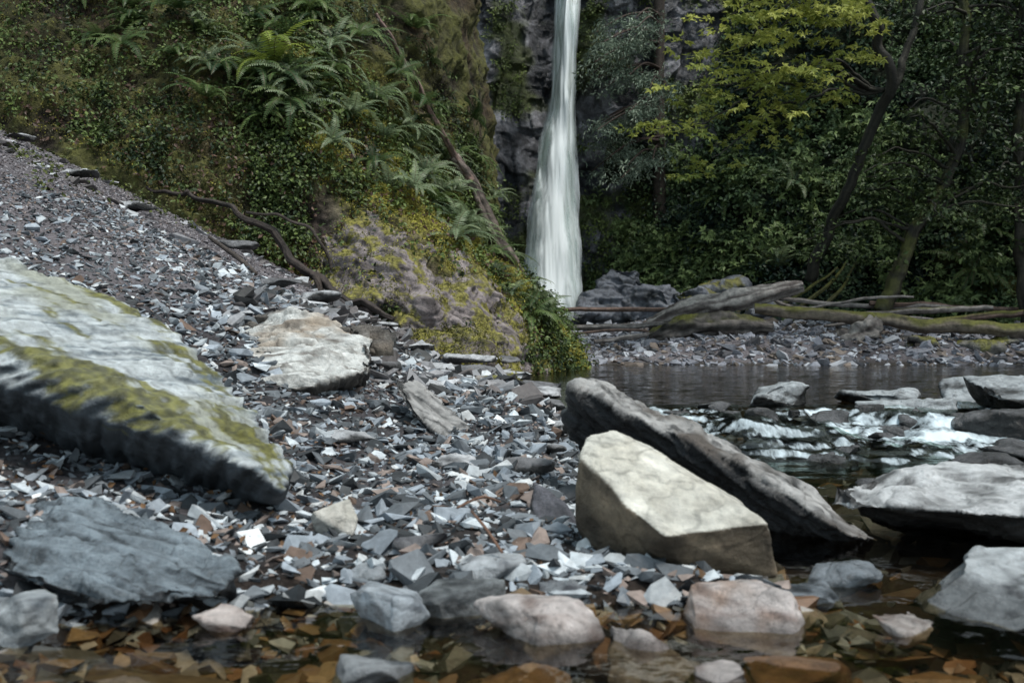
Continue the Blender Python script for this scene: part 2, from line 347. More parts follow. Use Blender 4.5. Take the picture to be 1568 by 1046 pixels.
def peb(name,x,y,z,a,b,c,yaw=0,seed=0,**k):
    r=np.random.default_rng(seed+100); p=r.uniform(-1,1,(13,3)); p/=(np.linalg.norm(p,axis=1)**.3*np.abs(p).max(1)**.7)[:,None]
    p*=[a,b,c]; cs,sn=math.cos(yaw),math.sin(yaw); p=np.stack([p[:,0]*cs-p[:,1]*sn,p[:,0]*sn+p[:,1]*cs,p[:,2]],-1)+[x,y,z]
    kk=dict(voxel=.006,amp=.008,f=12,ani=3); kk.update(k)
    return rock(name,[tuple(v) for v in p],**kk)
pink=dict(c1=(.26,.2,.18),c2=(.64,.58,.56))
peb('river_rock',.04,1.98,.0,.12,.11,.06,.3,1,wetz=.0,**pink)
peb('river_rock',.47,2.02,.01,.13,.1,.065,-.4,2,wetz=.0,tint=(.36,.2,.11),**pink)
peb('river_rock',.27,1.86,-.01,.11,.08,.045,-.2,3,wetz=.005,tint=(.34,.19,.1),**pink)
peb('river_rock',-.57,1.98,.01,.065,.06,.035,.2,4,wetz=0,c1=(.3,.2,.17),c2=(.6,.53,.5))
peb('river_rock',-.24,2.05,.02,.075,.09,.055,.9,5,c1=(.12,.14,.17),c2=(.5,.55,.6),tint=(.3,.2,.16),rough=.3)
peb('river_rock',-.11,2.12,.02,.11,.06,.05,.4,6,c1=(.04,.045,.05),c2=(.25,.27,.28),rough=.3)
peb('river_rock',-.46,2.6,.1,.06,.055,.05,0,7,c1=(.48,.46,.4),c2=(.74,.71,.65),ani=1.2,amp=.005)
peb('river_rock',-.25,1.72,-.01,.09,.07,.045,.2,8,wetz=0,c1=(.08,.1,.12),c2=(.38,.4,.42))
peb('river_rock',.36,1.71,0,.055,.05,.03,.2,9,wetz=0,**pink)
peb('river_rock',-.93,1.9,.03,.06,.08,.06,.5,10,c1=(.1,.12,.14),c2=(.42,.45,.47))
peb('river_rock',-.23,2.45,.07,.08,.05,.04,.5,11,c1=(.04,.04,.05),c2=(.2,.2,.21),rough=.35)
peb('river_rock',.62,2.2,.0,.11,.07,.03,.1,12,c1=(.02,.025,.03),c2=(.25,.28,.31),rough=.22)
peb('river_rock',.77,2.35,.0,.1,.06,.04,-.4,13,c1=(.02,.025,.03),c2=(.25,.28,.31),rough=.22)
peb('river_rock',.78,2.0,.0,.07,.06,.03,.6,14,c1=(.14,.08,.06),c2=(.4,.36,.34),rough=.3)
peb('river_rock',-.02,1.72,-.03,.13,.09,.04,.1,15,c1=(.14,.08,.035),c2=(.26,.16,.08),rough=.3)
peb('river_rock',.5,1.78,-.03,.12,.07,.04,.3,16,c1=(.09,.045,.022),c2=(.2,.11,.055),rough=.3)
peb('river_rock',-.62,1.75,-.03,.14,.09,.04,.1,17,c1=(.07,.05,.03),c2=(.18,.13,.08),rough=.3)
peb('river_rock',-.36,2.22,.03,.07,.05,.035,.5,18,c1=(.1,.11,.13),c2=(.4,.43,.46),rough=.35)
peb('river_rock',-.05,2.3,.04,.08,.06,.035,.2,19,c1=(.2,.21,.23),c2=(.5,.53,.56),rough=.35)
peb('river_rock',.12,2.2,.02,.07,.05,.03,.2,20,c1=(.05,.05,.06),c2=(.28,.3,.32),rough=.3)
rock('slate_shard',[(.04,2.85,.02),(.06,2.9,.15),(.16,2.8,.1),(.2,2.75,.03),(.05,2.7,0),(.15,3,.02)],(.02,.022,.025),(.13,.13,.15),(.7,0,.6),0,.006,.008,10,5,rough=.35,side=(.02,.02,.025))
rock('slate_shard',[(-.53,4.45,.37),(-.42,4.5,.36),(-.3,4.4,.29),(-.14,4.1,.14),(-.16,3.95,.08),(-.22,3.98,.1),(-.42,4.15,.24),(-.5,4.3,.33),(-.3,4.5,.0),(-.2,4.3,.0)],(.03,.03,.03),(.42,.41,.40),(.6,.1,.8),0,.008,.016,10,8,rough=.4,side=(.03,.03,.03))
MB=[rock('mossy_boulder',[(-.3,5.5,.22),(-.18,5.6,.33),(.0,5.65,.32),(.06,5.5,.2),(.04,5.3,.08),(-.15,5.2,.05),(-.3,5.3,.1),(-.2,5.9,.1),(0,5.9,.1)],(.10,.09,.085),(.38,.35,.32),(.1,.3,1),.3,.01,.028,7,2),
rock('mossy_boulder',[(-.8,7.6,.62),(-.5,7.6,.66),(-.2,7.4,.52),(-.17,7.2,.33),(-.5,7.1,.36),(-.75,7.3,.5),(-.5,7.9,.2),(-.2,7.8,.2)],(.06,.05,.045),(.24,.2,.18),(.1,.3,1),.34,.013,.05,6,3,mossc=(.19,.175,.025))]
# one rugged outcrop breaking out of the bank and running down to the pool
gr=[[(-1.85,8.9,.95),(-1.75,9.2,1.45),(-1.4,9.5,1.75),(-1.0,9.4,1.55),(-.7,9.5,1.3),(-.9,9.0,.75),(-1.3,8.75,.75),(-1.3,9.9,1.2),(-1.1,8.7,.85)],
[(-1.2,9.2,1.1),(-.95,9.5,1.45),(-.5,9.8,1.3),(-.1,9.9,1.0),(-.1,9.3,.45),(-.6,8.9,.4),(-1.0,8.8,.6),(-.5,10.2,.8),(-.75,8.85,.75)],
[(-.55,9.3,.85),(-.3,9.9,1.1),(.15,10.4,.85),(.3,10.2,.5),(.2,9.7,.1),(-.2,9.1,.15),(-.5,9.0,.3),(.2,10.8,.4),(-.1,9.4,.55)],
[(.0,10.2,.8),(.25,10.9,.8),(.6,11.5,.55),(.76,11.7,.3),(.8,11.6,.0),(.4,10.4,.0),(.0,9.8,.0),(.1,9.9,.4),(.4,10.7,.45)]]
OC=rock('mossy_rock_outcrop',gr,(.045,.036,.036),(.29,.25,.25),moss=.25,mossc=(.19,.175,.028),mossx=lambda c:.22*sst(-.5,.2,c[:,0])+.12*sst(1.2,1.6,c[:,2]),strata=(.45,.15,.85),voxel=.015,amp=.055,f=5.5,ani=2.6,rough=.7)
pl=[(-.02,4.9,.14,.2,.1),(.1,4.5,.1,.16,.08),(.1,3.95,.09,.12,.06),(-.3,6.3,.3,.25,.12),(-.05,6.6,.26,.2,.12),(.12,6.1,.17,.2,.12),(.2,5.5,.14,.16,.1),(-.55,6.0,.33,.2,.12),(-.45,5.2,.27,.12,.08),(.17,6.9,.17,.22,.12),
(-.75,6.7,.45,.25,.1),(-.3,7.0,.36,.2,.1),(.05,3.4,.09,.1,.07),(-.6,3.7,.16,.11,.07),(-.2,3.5,.1,.1,.06),(-1.5,6.3,.85,.2,.1),(-2.6,7,1.42,.16,.1),(-1.3,6.8,.78,.14,.1),(-2.1,7.6,1.2,.2,.08),(-3.2,7.4,1.72,.14,.1),(-1.7,5.4,.8,.12,.08),(-2.3,5.9,1.1,.1,.07),(-.9,5.6,.5,.14,.09),(-.35,4.8,.22,.13,.07),(-.7,5.2,.38,.12,.07),(.22,4.7,.1,.12,.07),
(-1.05,7.6,.6,.2,.12),(-.1,7.9,.32,.2,.12),(-3.9,7.9,2.08,.12,.1)]
for i,(x,y,z,a,b) in enumerate(pl):
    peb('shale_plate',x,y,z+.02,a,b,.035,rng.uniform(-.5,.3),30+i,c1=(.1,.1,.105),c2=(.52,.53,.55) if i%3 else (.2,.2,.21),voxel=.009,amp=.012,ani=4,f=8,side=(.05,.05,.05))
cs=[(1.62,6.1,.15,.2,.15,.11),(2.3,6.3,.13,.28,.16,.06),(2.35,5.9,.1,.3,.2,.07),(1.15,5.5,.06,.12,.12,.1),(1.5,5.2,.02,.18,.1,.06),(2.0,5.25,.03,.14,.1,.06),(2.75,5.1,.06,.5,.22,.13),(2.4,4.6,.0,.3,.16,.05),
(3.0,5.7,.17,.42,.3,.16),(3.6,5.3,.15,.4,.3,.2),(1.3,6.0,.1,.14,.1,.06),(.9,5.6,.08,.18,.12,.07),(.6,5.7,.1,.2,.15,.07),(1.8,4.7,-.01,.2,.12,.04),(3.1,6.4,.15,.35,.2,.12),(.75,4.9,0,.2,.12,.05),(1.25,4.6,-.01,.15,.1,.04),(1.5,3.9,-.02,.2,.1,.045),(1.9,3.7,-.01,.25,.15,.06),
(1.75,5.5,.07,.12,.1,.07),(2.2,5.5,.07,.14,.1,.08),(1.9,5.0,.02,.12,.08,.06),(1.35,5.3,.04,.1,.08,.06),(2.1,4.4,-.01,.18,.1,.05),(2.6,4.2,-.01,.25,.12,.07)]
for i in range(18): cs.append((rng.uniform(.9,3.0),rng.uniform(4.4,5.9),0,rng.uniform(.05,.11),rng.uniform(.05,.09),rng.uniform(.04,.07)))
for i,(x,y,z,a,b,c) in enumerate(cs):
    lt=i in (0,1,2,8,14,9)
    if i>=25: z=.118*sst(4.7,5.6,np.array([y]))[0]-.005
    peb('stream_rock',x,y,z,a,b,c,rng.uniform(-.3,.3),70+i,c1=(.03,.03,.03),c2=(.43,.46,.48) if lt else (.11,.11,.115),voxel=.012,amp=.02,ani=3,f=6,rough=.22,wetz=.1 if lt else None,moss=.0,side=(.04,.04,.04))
for i,(x,y,z,a,b,c) in enumerate([(1.6,17.4,.85,.5,.4,.5),(2.4,17.0,.85,.6,.4,.45),(3.1,16.7,.8,.5,.4,.5),(.0,17.0,.75,.3,.3,.35),(4.2,16.4,.8,.6,.4,.3),(1.25,16.9,.62,.35,.3,.25),(7.4,13.4,.5,.5,.4,.35),(5.4,13.1,.36,.35,.2,.15),(6.2,13.0,.35,.4,.25,.15),(2.0,17.6,1.0,.5,.3,.7),(3.6,17.1,1,.5,.3,.4)]):
    mb=i in (6,7,8)
    peb('mossy_boulder' if mb else 'cliff_foot_boulder',x,y,z,a,b,c,rng.uniform(-.5,.5),210+i,c1=(.015,.02,.025),c2=(.2,.19,.17) if mb else (.18,.195,.23),voxel=.025,amp=.08,ani=3.5,f=3.5,rough=.33,moss=.45 if mb else (.15 if i in (4,2,10) else 0))
# ------------------------------------------------------------------ scattered stones
def variants(n,seed):
    r=np.random.default_rng(seed); out=[]
    for i in range(n):
        p=r.uniform(-1,1,(11,3)); p/=np.maximum(np.abs(p).max(1),.55)[:,None]; p[:,2]*=.9
        bm=bmesh.new(); vs=[bm.verts.new(a) for a in p]; res=bmesh.ops.convex_hull(bm,input=vs)
        lo=[v for v in bm.verts if not v.link_faces]; bmesh.ops.delete(bm,geom=lo,context='VERTS')
        bmesh.ops.triangulate(bm,faces=bm.faces); bmesh.ops.recalc_face_normals(bm,faces=bm.faces)
        bm.verts.index_update()
        out.append((np.array([v.co[:] for v in bm.verts]),np.array([[v.index for v in f.verts] for f in bm.faces]))); bm.free()
    return out
VAR=variants(20,3)
def eul(yaw,a,b):
    n=len(yaw); c,s=np.cos(yaw),np.sin(yaw); Rz=np.zeros((n,3,3)); Rz[:,0,0]=c;Rz[:,0,1]=-s;Rz[:,1,0]=s;Rz[:,1,1]=c;Rz[:,2,2]=1
    c,s=np.cos(a),np.sin(a); Rx=np.zeros((n,3,3)); Rx[:,0,0]=1;Rx[:,1,1]=c;Rx[:,1,2]=-s;Rx[:,2,1]=s;Rx[:,2,2]=c
    c,s=np.cos(b),np.sin(b); Ry=np.zeros((n,3,3)); Ry[:,1,1]=1;Ry[:,0,0]=c;Ry[:,0,2]=s;Ry[:,2,0]=-s;Ry[:,2,2]=c
    return Rx@Ry@Rz
def stones(name,x,y,a,pal,w,tilt=.3,flat=(.25,.6),rough=.7,lift=.2,wetz=None,zf=gz,smooth=False,var=.3):
    n=len(x); z=zf(x,y); sc=np.stack([a,a*rng.uniform(.45,.9,n),a*rng.uniform(flat[0],flat[1],n)],-1)
    R=eul(rng.uniform(0,6.28,n),rng.normal(0,tilt,n),rng.normal(0,tilt,n))
    pal=np.array(pal); ci=rng.choice(len(pal),n,p=np.array(w)/sum(w)); c=pal[ci]*rng.uniform(1-var,1+var,(n,1))
    rg=np.clip(rng.normal(rough,.1,n),.15,.95)
    if wetz is not None:
        wt=z<wetz; c=np.where(wt[:,None],c*.5,c); rg=np.where(wt,.25,rg)
    vi=rng.integers(0,len(VAR),n); Vs=[];Fs=[];Cs=[];Rs=[];o=0
    for k,(bv,bf) in enumerate(VAR):
        m=np.where(vi==k)[0]
        if len(m)==0: continue
        P=bv[None]*sc[m][:,None,:]; P=np.einsum('nij,nkj->nki',R[m],P)
        P=P+np.stack([x[m],y[m],z[m]+sc[m,2]*lift],-1)[:,None,:]
        Vs.append(P.reshape(-1,3)); Fs.append((bf[None]+(np.arange(len(m))*len(bv))[:,None,None]+o).reshape(-1,3))
        Cs.append(np.repeat(c[m],len(bv),0)); Rs.append(np.repeat(rg[m],len(bv))); o+=len(m)*len(bv)
    return mk(name,np.concatenate(Vs),np.concatenate(Fs),M_stone,np.concatenate(Cs),np.concatenate(Rs),smooth=smooth)
def xbf(y): return np.interp(y,[-10,1.5,2.2,2.4,3,5,7,9,11,12.2],[.6,1.2,.8,.5,.32,.3,.1,0,.3,.8])
PAL=[(.27,.305,.345),(.46,.50,.53),(.13,.145,.16),(.23,.185,.165),(.045,.05,.055),(.58,.60,.61),(.13,.09,.07)]
def U(n,a,b): return rng.uniform(a,b,n)
n=11500; y=2.0+4.7*rng.uniform(0,1,n)**1.1; x=U(n,-2.6,.75); k=x<xbf(y)+.1; x,y=x[k],y[k]
a=np.clip(rng.lognormal(-3.72,.42,len(x)),.010,.058)
lf=sst(-.9,-1.4,x+.15*(y-2)); a*=1-.3*lf
stones('gravel_bank',x,y,a,PAL,[5,3.6,3.7,1.6,3.2,1.2,.6],.38,(.16,.42),wetz=.0,lift=.5)
n=18000; y=2.0+4.7*rng.uniform(0,1,n); x=U(n,-2.8,.75); k=x<xbf(y)+.1; x,y=x[k],y[k]
stones('fine_gravel',x,y,U(len(x),.006,.013),PAL,[3,1.5,4,3,4,.3,1],.5,lift=.6)
n=60000; x=U(n,-7,.2); y=U(n,5,9.6); k=(x<xbf(y)); x,y=x[k],y[k]
a=np.clip(rng.lognormal(-4.8,.36,len(x)),.004,.02)
PS=[(.22,.205,.22),(.29,.275,.29),(.13,.12,.13),(.21,.175,.17),(.38,.38,.40)]
stones('scree_stones',x,y,a,PS,[5,2.6,3.6,2,.5],.3,lift=.3,rough=.85,var=.25)
n=1300; x=U(n,-6.5,-.3); y=U(n,5.3,9.4)
cl=fbm(np.stack([x*.8,y*1.3,0*x],-1)+13,2); k=cl>rng.uniform(.0,.5,n); x,y=x[k],y[k]
stones('scree_shale',x,y,np.clip(rng.lognormal(-3.1,.45,len(x)),.025,.12),[(.50,.52,.54),(.34,.34,.36),(.13,.12,.12)],[3,3,2.4],.28,(.15,.4))
n=900; x=U(n,-1.5,.4);y=U(n,4.8,8.5); k=x<xbf(y)-.05; x,y=x[k],y[k]
stones('poolside_shale',x,y,np.clip(rng.lognormal(-2.9,.4,len(x)),.03,.12),[(.42,.43,.45),(.23,.23,.24),(.1,.09,.09),(.05,.05,.05)],[2,3,2.8,2.2],.35,(.15,.4),rough=.5)
n=3400; x=U(n,-1.7,1.9); y=U(n,1.2,2.2); k=gz(x,y)<.0; x,y=x[k],y[k]
stones('streambed_pebbles',x,y,np.clip(rng.lognormal(-3.6,.42,len(x)),.012,.07),[(.14,.085,.045),(.20,.14,.08),(.11,.06,.035),(.07,.07,.065),(.26,.24,.22),(.16,.085,.045),(.025,.025,.02)],[4,3,3,3.5,2.5,1.5,3.5],.3,(.25,.5),rough=.3,lift=.3)
n=1500; x=U(n,.4,3.6); y=U(n,2.1,6)
stones('stream_stones',x,y,np.clip(rng.lognormal(-3.2,.45,n),.02,.09),[(.08,.08,.08),(.13,.08,.045),(.16,.18,.2),(.05,.045,.04)],[4,3,2,4],.3,(.3,.6),rough=.25)
n=11000; x=U(n,.2,10); y=U(n,12.1,16.8)
stones('gravel_bar',x,y,np.clip(rng.lognormal(-3.3,.5,n),.015,.14),[(.25,.26,.30),(.40,.42,.46),(.09,.09,.10),(.17,.14,.12)],[4,2.5,3,2],.35)
# ------------------------------------------------------------------ tubes
def tube(name,pts,rad,c1,c2,seg=16,n=60,disp=.15,moss=0,mossc=(.12,.12,.022),rough=.75,parent=None,wob=0):
    pts=np.array(pts,float); m=len(pts); t=np.linspace(0,m-1,n); C=cr(pts,t); r=np.interp(t,np.arange(m),rad)
    if wob: C=C+wob*np.stack([fbm(C*2+1,3),fbm(C*2+7,3),fbm(C*2+12,3)],-1)
    T=np.gradient(C,axis=0); T/=np.linalg.norm(T,axis=1)[:,None]+1e-9
    up=np.array([.13,.2,1.]); 
    if abs(T[:,2]).mean()>.8: up=np.array([1.,.1,0])
    A=np.cross(T,up); A/=np.linalg.norm(A,axis=1)[:,None]; B=np.cross(A,T)
    th=np.linspace(0,2*np.pi,seg,endpoint=False)
    dirs=A[:,None]*np.cos(th)[None,:,None]+B[:,None]*np.sin(th)[None,:,None]
    ax=np.stack([np.cos(th)[None,:]*2.5+0*t[:,None],np.sin(th)[None,:]*2.5+0*t[:,None],np.repeat((t*n/m*.08)[:,None],seg,1)],-1).reshape(-1,3)+pts[0]
    f=fbm(ax,4).reshape(n,seg)
    P=C[:,None]+dirs*(r[:,None]*(1+disp*1.8*f))[:,:,None]
    Vv=P.reshape(-1,3); a=np.arange(n*seg).reshape(n,seg); b=np.roll(a,-1,1)
    F=np.stack([a[:-1],b[:-1],b[1:],a[1:]],-1).reshape(-1,4)
    Vv=np.concatenate([Vv,C[:1],C[-1:]]); i0=n*seg; ev=np.arange(0,seg,2)
    c0=np.stack([a[0][(ev+2)%seg],a[0][(ev+1)%seg],a[0][ev],np.full(len(ev),i0)],-1)
    c1_=np.stack([a[-1][ev],a[-1][(ev+1)%seg],a[-1][(ev+2)%seg],np.full(len(ev),i0+1)],-1)
    F=np.concatenate([F,c0,c1_])
    k=fbm(np.concatenate([ax,ax[:2]])*np.array([1.6,1.6,1]),3); col=mixc(c1,c2,sst(-.4,.4,k))
    if moss>0:
        up_=np.concatenate([dirs[:,:,2].ravel(),[0,0]])
        mm=sst(.5-moss,.9-moss,fbm(Vv*5+3,3)*.6+.5*up_+.1); col=mixc(col,mossc,mm)
    return mk(name,Vv,F,M_wood,col,rough,parent=parent)
G1=(.08,.065,.06);G2=(.36,.33,.31)
tube('driftwood_log',[(2.0,14.6,.62),(2.7,14.4,.86),(3.4,14.3,1.0),(4.15,14.2,1.18)],[.10,.17,.15,.07],(.09,.07,.065),(.46,.42,.39),disp=.35,seg=28,n=120)
tube('driftwood_log',[(1.95,14.0,.45),(2.4,13.8,.58),(3.0,13.7,.62),(3.6,13.8,.58)],[.08,.16,.15,.08],(.03,.028,.025),(.16,.14,.13),disp=.5,moss=.12,seg=28,n=120)
LG=[([(.5,15,.86),(1.5,15,.84),(2.8,15,.85)],.035,0),([(.65,14.6,.6),(1.3,14.5,.6),(2.3,14.4,.62)],.045,0),([(1.15,13.8,.38),(1.6,13.9,.44),(2.1,14,.5)],.035,0),([(.8,14.2,.48),(1.5,14.3,.55),(2.0,14.1,.5)],.022,0),
([(3.7,14.6,1.03),(5,14.6,.92),(6.5,14.5,.88)],.035,0),([(4.7,14.2,.72),(5.8,14.1,.82),(6.8,14.1,.85)],.045,.1),([(5.2,14.5,.95),(6.2,14.6,.9),(7.5,14.8,.85)],.04,0),([(4.2,14.4,.85),(5.0,14.2,.98),(5.7,14.1,1.02)],.022,0),([(3.9,14.8,1.0),(4.1,14.7,.9),(4.9,14.3,.75)],.03,0),
([(5.6,13.9,.62),(6.6,13.9,.74),(7.6,13.8,.8)],.05,.4),([(4.4,14.0,.6),(5.6,14.0,.7),(6.4,13.7,.6)],.028,0)]
for i,(p_,r_,m_) in enumerate(LG):
    tube('fallen_log',p_,[r_*.8,r_,r_*.8],*((G1,G2) if i%3 else ((.07,.045,.035),(.24,.16,.13))),wob=.04,moss=m_)
tube('mossy_log',[(3.4,13.9,.86),(4.6,13.6,.72),(5.6,13.3,.62),(7.4,12.9,.5)],[.07,.09,.09,.10],G1,(.24,.2,.15),moss=.4,disp=.35,wob=.05,n=120)
tube('broken_stump',[(4.55,13.5,.3),(4.75,13.45,.52),(4.95,13.5,.68)],[.2,.17,.1],G1,(.3,.28,.26),disp=.6,seg=24)
for a_ in [[(4.0,15,.9),(4.5,15,1.2),(4.9,15,1.5)],[(4.5,14.6,.85),(4.9,14.8,1.2),(5.2,15,1.6)],[(4.3,14.8,.9),(4.7,14.7,1.25),(4.95,14.7,1.6)]]:
    tube('fallen_branch',a_,[.035,.025,.012],(.05,.045,.02),(.12,.12,.035),moss=.3,wob=.06)
tube('leaning_dead_log',[(.27,12.7,.80),(-.1,12.2,1.5),(-.45,11.9,2.2),(-.68,11.7,2.6)],[.11,.10,.085,.06],(.04,.03,.025),(.24,.19,.165),disp=.45,wob=.05,n=120,seg=24,moss=.1)
tube('leaning_dead_branch',[(-.5,11.8,2.3),(-.78,11.6,2.8),(-1.1,11.4,3.4),(-1.5,11.2,4.1)],[.05,.04,.028,.018],(.08,.05,.04),(.3,.2,.17),disp=.4,wob=.07,n=100)
tube('exposed_root',[(-3.45,8.9,2.0),(-2.7,8.8,1.68),(-2.15,8.75,1.45),(-1.8,8.7,1.12),(-1.3,8.6,.84),(-1.0,8.6,.68)],[.012,.022,.03,.04,.035,.02],(.015,.013,.01),(.06,.045,.04),wob=.25,n=140,disp=.4)
tube('exposed_root',[(-2.3,8.75,1.6),(-1.75,8.75,1.45),(-1.6,8.8,1.1)],[.012,.014,.012],(.02,.016,.013),(.08,.06,.05),wob=.15)
tube('exposed_root',[(-1.7,8.6,1.05),(-1.5,8.55,.8),(-1.0,8.5,.62)],[.03,.03,.01],(.02,.016,.013),(.08,.06,.05),wob=.15)
tube('dead_stick',[(-2.1,6.9,1.22),(-1.85,6.8,1.05),(-1.7,6.6,.95)],[.012,.018,.015],(.03,.025,.02),(.1,.08,.07),n=20)
tube('dead_stick',[(-.1,2.5,.13),(-.06,2.35,.12),(-.02,2.28,.08)],[.003,.004,.003],(.15,.08,.05),(.3,.17,.12),n=20,wob=.01)
tube('dead_stick',[(-.14,2.55,.13),(-.08,2.65,.14),(-.03,2.7,.12)],[.003,.004,.003],(.15,.08,.05),(.3,.17,.12),n=20,wob=.01)
# ------------------------------------------------------------------ leaves
def leaves(P,Dv,Nv,size,wid=.32,fold=.12,lobes=1):
    Dv=Dv/np.linalg.norm(Dv,axis=1)[:,None]; W=np.cross(Dv,Nv); W/=np.linalg.norm(W,axis=1)[:,None]+1e-9; Nn=np.cross(W,Dv)
    out=[]
    for l in range(lobes):
        ang=0 if lobes==1 else (l-(lobes-1)/2)*.95
        d=Dv*math.cos(ang)+W*math.sin(ang); w=-Dv*math.sin(ang)+W*math.cos(ang)
        s=size*(1 if abs(ang)<.1 else .85)
        b=P; R=P+d*(s*.45)[:,None]+w*(s*wid)[:,None]+Nn*(s*fold)[:,None]; L=P+d*(s*.45)[:,None]-w*(s*wid)[:,None]+Nn*(s*fold)[:,None]; T=P+d*s[:,None]
        out.append(np.stack([b,R,T,L],1))
    A=np.stack(out,1).reshape(-1,3); m=len(P)*lobes; i=np.arange(m)*4
    F=np.concatenate([np.stack([i,i+1,i+2],-1),np.stack([i,i+2,i+3],-1)])
    return A,F,4*lobes
def nrm(v): return v/(np.linalg.norm(v,axis=1)[:,None]+1e-9)
def sprays(name,C,Nrm,rad,per,size,colA,colB,lobes=1,wid=.32,flat=.25,droop=.3,parent=None,rough=.5,jit=.45,mat=None,bias=None):
    n=len(C); tot=n*per
    ax=nrm(Nrm+np.array([0,0,.9])+rng.normal(0,.35,(n,3)))
    a1=nrm(np.cross(ax,rng.normal(size=(n,3)))); a2=np.cross(ax,a1)
    r=np.sqrt(rng.uniform(0,1,(n,per))); th=rng.uniform(0,6.28,(n,per)); rr=r*rad[:,None]
    o=a1[:,None]*(rr*np.cos(th))[...,None]+a2[:,None]*(rr*np.sin(th)*.7)[...,None]
    P=C[:,None]+o+ax[:,None]*(rng.normal(0,flat,(n,per))*rad[:,None])[...,None]; P[...,2]-=droop*rr*r
    Dv=o/(rr[...,None]+1e-6)+rng.normal(0,.6,(n,per,3)); Dv[...,2]-=.35
    Nv=ax[:,None]+rng.normal(0,jit,(n,per,3))
    P=P.reshape(-1,3);Dv=Dv.reshape(-1,3);Nv=Nv.reshape(-1,3)
    A,F,k=leaves(P,Dv,Nv,size*rng.uniform(.6,1.3,tot),wid,lobes=lobes)
    b0=.4 if bias is None else bias[:,None]
    u=np.clip(b0+rng.normal(0,.22,(n,1))+rng.normal(0,.15,(n,per)),0,1).ravel()
    c=mixc(colA,colB,u)
    return mk(name,A,F,mat or M_leaf,np.repeat(c,k,0),rough,smooth=False,parent=parent)
def samp(PG,NG,n,i0,i1,j0,j1):
    a=rng.integers(i0,i1,n);b=rng.integers(j0,j1,n); return PG[a,b],NG[a,b],a,b
# moss cushions on the outcrop and boulders
for ob,nn_,lo_,nm in [(OC,9000,-.05,'outcrop_moss'),(MB[0],900,.0,'boulder_moss'),(MB[1],2200,-.1,'boulder_moss')]:
    m_=ob.data; k_=len(m_.vertices); v=np.empty(k_*3,np.float32); m_.vertices.foreach_get('co',v); v=v.reshape(-1,3).astype(float)
    w_=np.empty(k_*3,np.float32); m_.vertices.foreach_get('normal',w_); w_=w_.reshape(-1,3)
    i=rng.integers(0,k_,nn_); C=v[i]; Nn=w_[i]
    kk=(fbm(C*2.6+12,4)+.22*Nn[:,2]+(.28*sst(-.5,.3,C[:,0]) if ob is OC else 0)>lo_+.17)&(Nn[:,2]>-.3); C,Nn=C[kk],Nn[kk]
    sprays(nm,C,Nn,rng.uniform(.015,.05,len(C)),8,.02,(.06,.06,.015),(.40,.37,.06),wid=.25,flat=.4,bias=.35+.8*fbm(C*4+8,3))
C,Nn,a,b=samp(PH,NH,9500,10,330,55,235)
msk=fbm(C*.9+60,3)>rng.uniform(-.35,.2,len(C)); C,Nn=C[msk],Nn[msk]
C=C+Nn*rng.uniform(0,.6,(len(C),1)); bi=.38+1.0*fbm(C*.9+80,3)
sprays('hillside_shrub_foliage',C,Nn,rng.uniform(.12,.38,len(C)),24,.085,(.008,.024,.018),(.14,.21,.09),bias=bi)
C,Nn,a,b=samp(PH,NH,2600,30,330,50,170)
msk=fbm(C*.8+160,2)>.05; C,Nn=C[msk],Nn[msk]; C=C+Nn*rng.uniform(.3,.9,(len(C),1))
sprays('salmonberry_foliage',C,Nn,rng.uniform(.15,.35,len(C)),18,.11,(.03,.06,.02),(.24,.32,.12),lobes=3,wid=.22)
def emb(n,i0,i1,j0,j1,keep=.5):
    C,Nn,a,b=samp(PE,NE,n,i0,i1,j0,j1); k=EMB_rock[a,b]<rng.uniform(0,keep*1.4,n); return C[k],Nn[k],EMB_br[a,b][k]
C,Nn,_=emb(9000,65,670,125,390); k=fbm(C*1.4+33,3)>rng.uniform(-.3,.35,len(C)); C,Nn=C[k],Nn[k]
C=C+Nn*rng.uniform(0,.15,(len(C),1)); bi=.4+.9*fbm(C*1.8+80,3)
sprays('embankment_foliage',C,Nn,rng.uniform(.05,.18,len(C)),14,.045,(.014,.03,.01),(.16,.22,.06),bias=bi)
C,Nn,br_=emb(30000,65,670,123,390); bi=.08+.9*br_+.7*fbm(C*2.4+8,3)
sprays('moss_tufts',C,Nn,rng.uniform(.02,.07,len(C)),8,.022,(.05,.048,.016),(.40,.37,.06),wid=.25,flat=.5,bias=bi)
C,Nn,_=emb(3500,65,540,123,300)
sprays('dead_leaf_litter',C,Nn,rng.uniform(.05,.15,len(C)),3,.05,(.06,.035,.025),(.2,.12,.09))
x=U(260,-6,-2.6);y=U(260,5.5,9); k=fbm(np.stack([x,y,0*x],-1)*.9+31,4)>-.05; x,y=x[k],y[k]
C=np.stack([x,y,gz(x,y)+.03],-1); sprays('groundcover_plants',C,np.tile([0,0,1.],(len(C),1)),rng.uniform(.06,.2,len(C)),22,.035,(.03,.045,.012),(.14,.16,.04))
x=np.concatenate([U(160,-1.6,-.6),U(40,-.6,.2)]);y=U(200,2.3,3.6); C=np.stack([x,y,gz(x,y)+.02],-1)
sprays('fallen_leaves',C,np.tile([0,0,1.],(len(C),1)),rng.uniform(.01,.06,len(C)),2,.022,(.08,.045,.025),(.2,.11,.05))
kk=rng.integers(0,len(PC),6500); C=PC[kk]; m_=(fbm(C*1.4+90,4)>.04)&(C[:,2]>.8)&(np.abs(C[:,0]-.75)>.5); C=C[m_]+[0,-.08,0]
sprays('cliff_moss_plants',C,np.tile([0,-1,.2],(len(C),1)),rng.uniform(.05,.2,len(C)),14,.06,(.03,.05,.015),(.2,.26,.07))
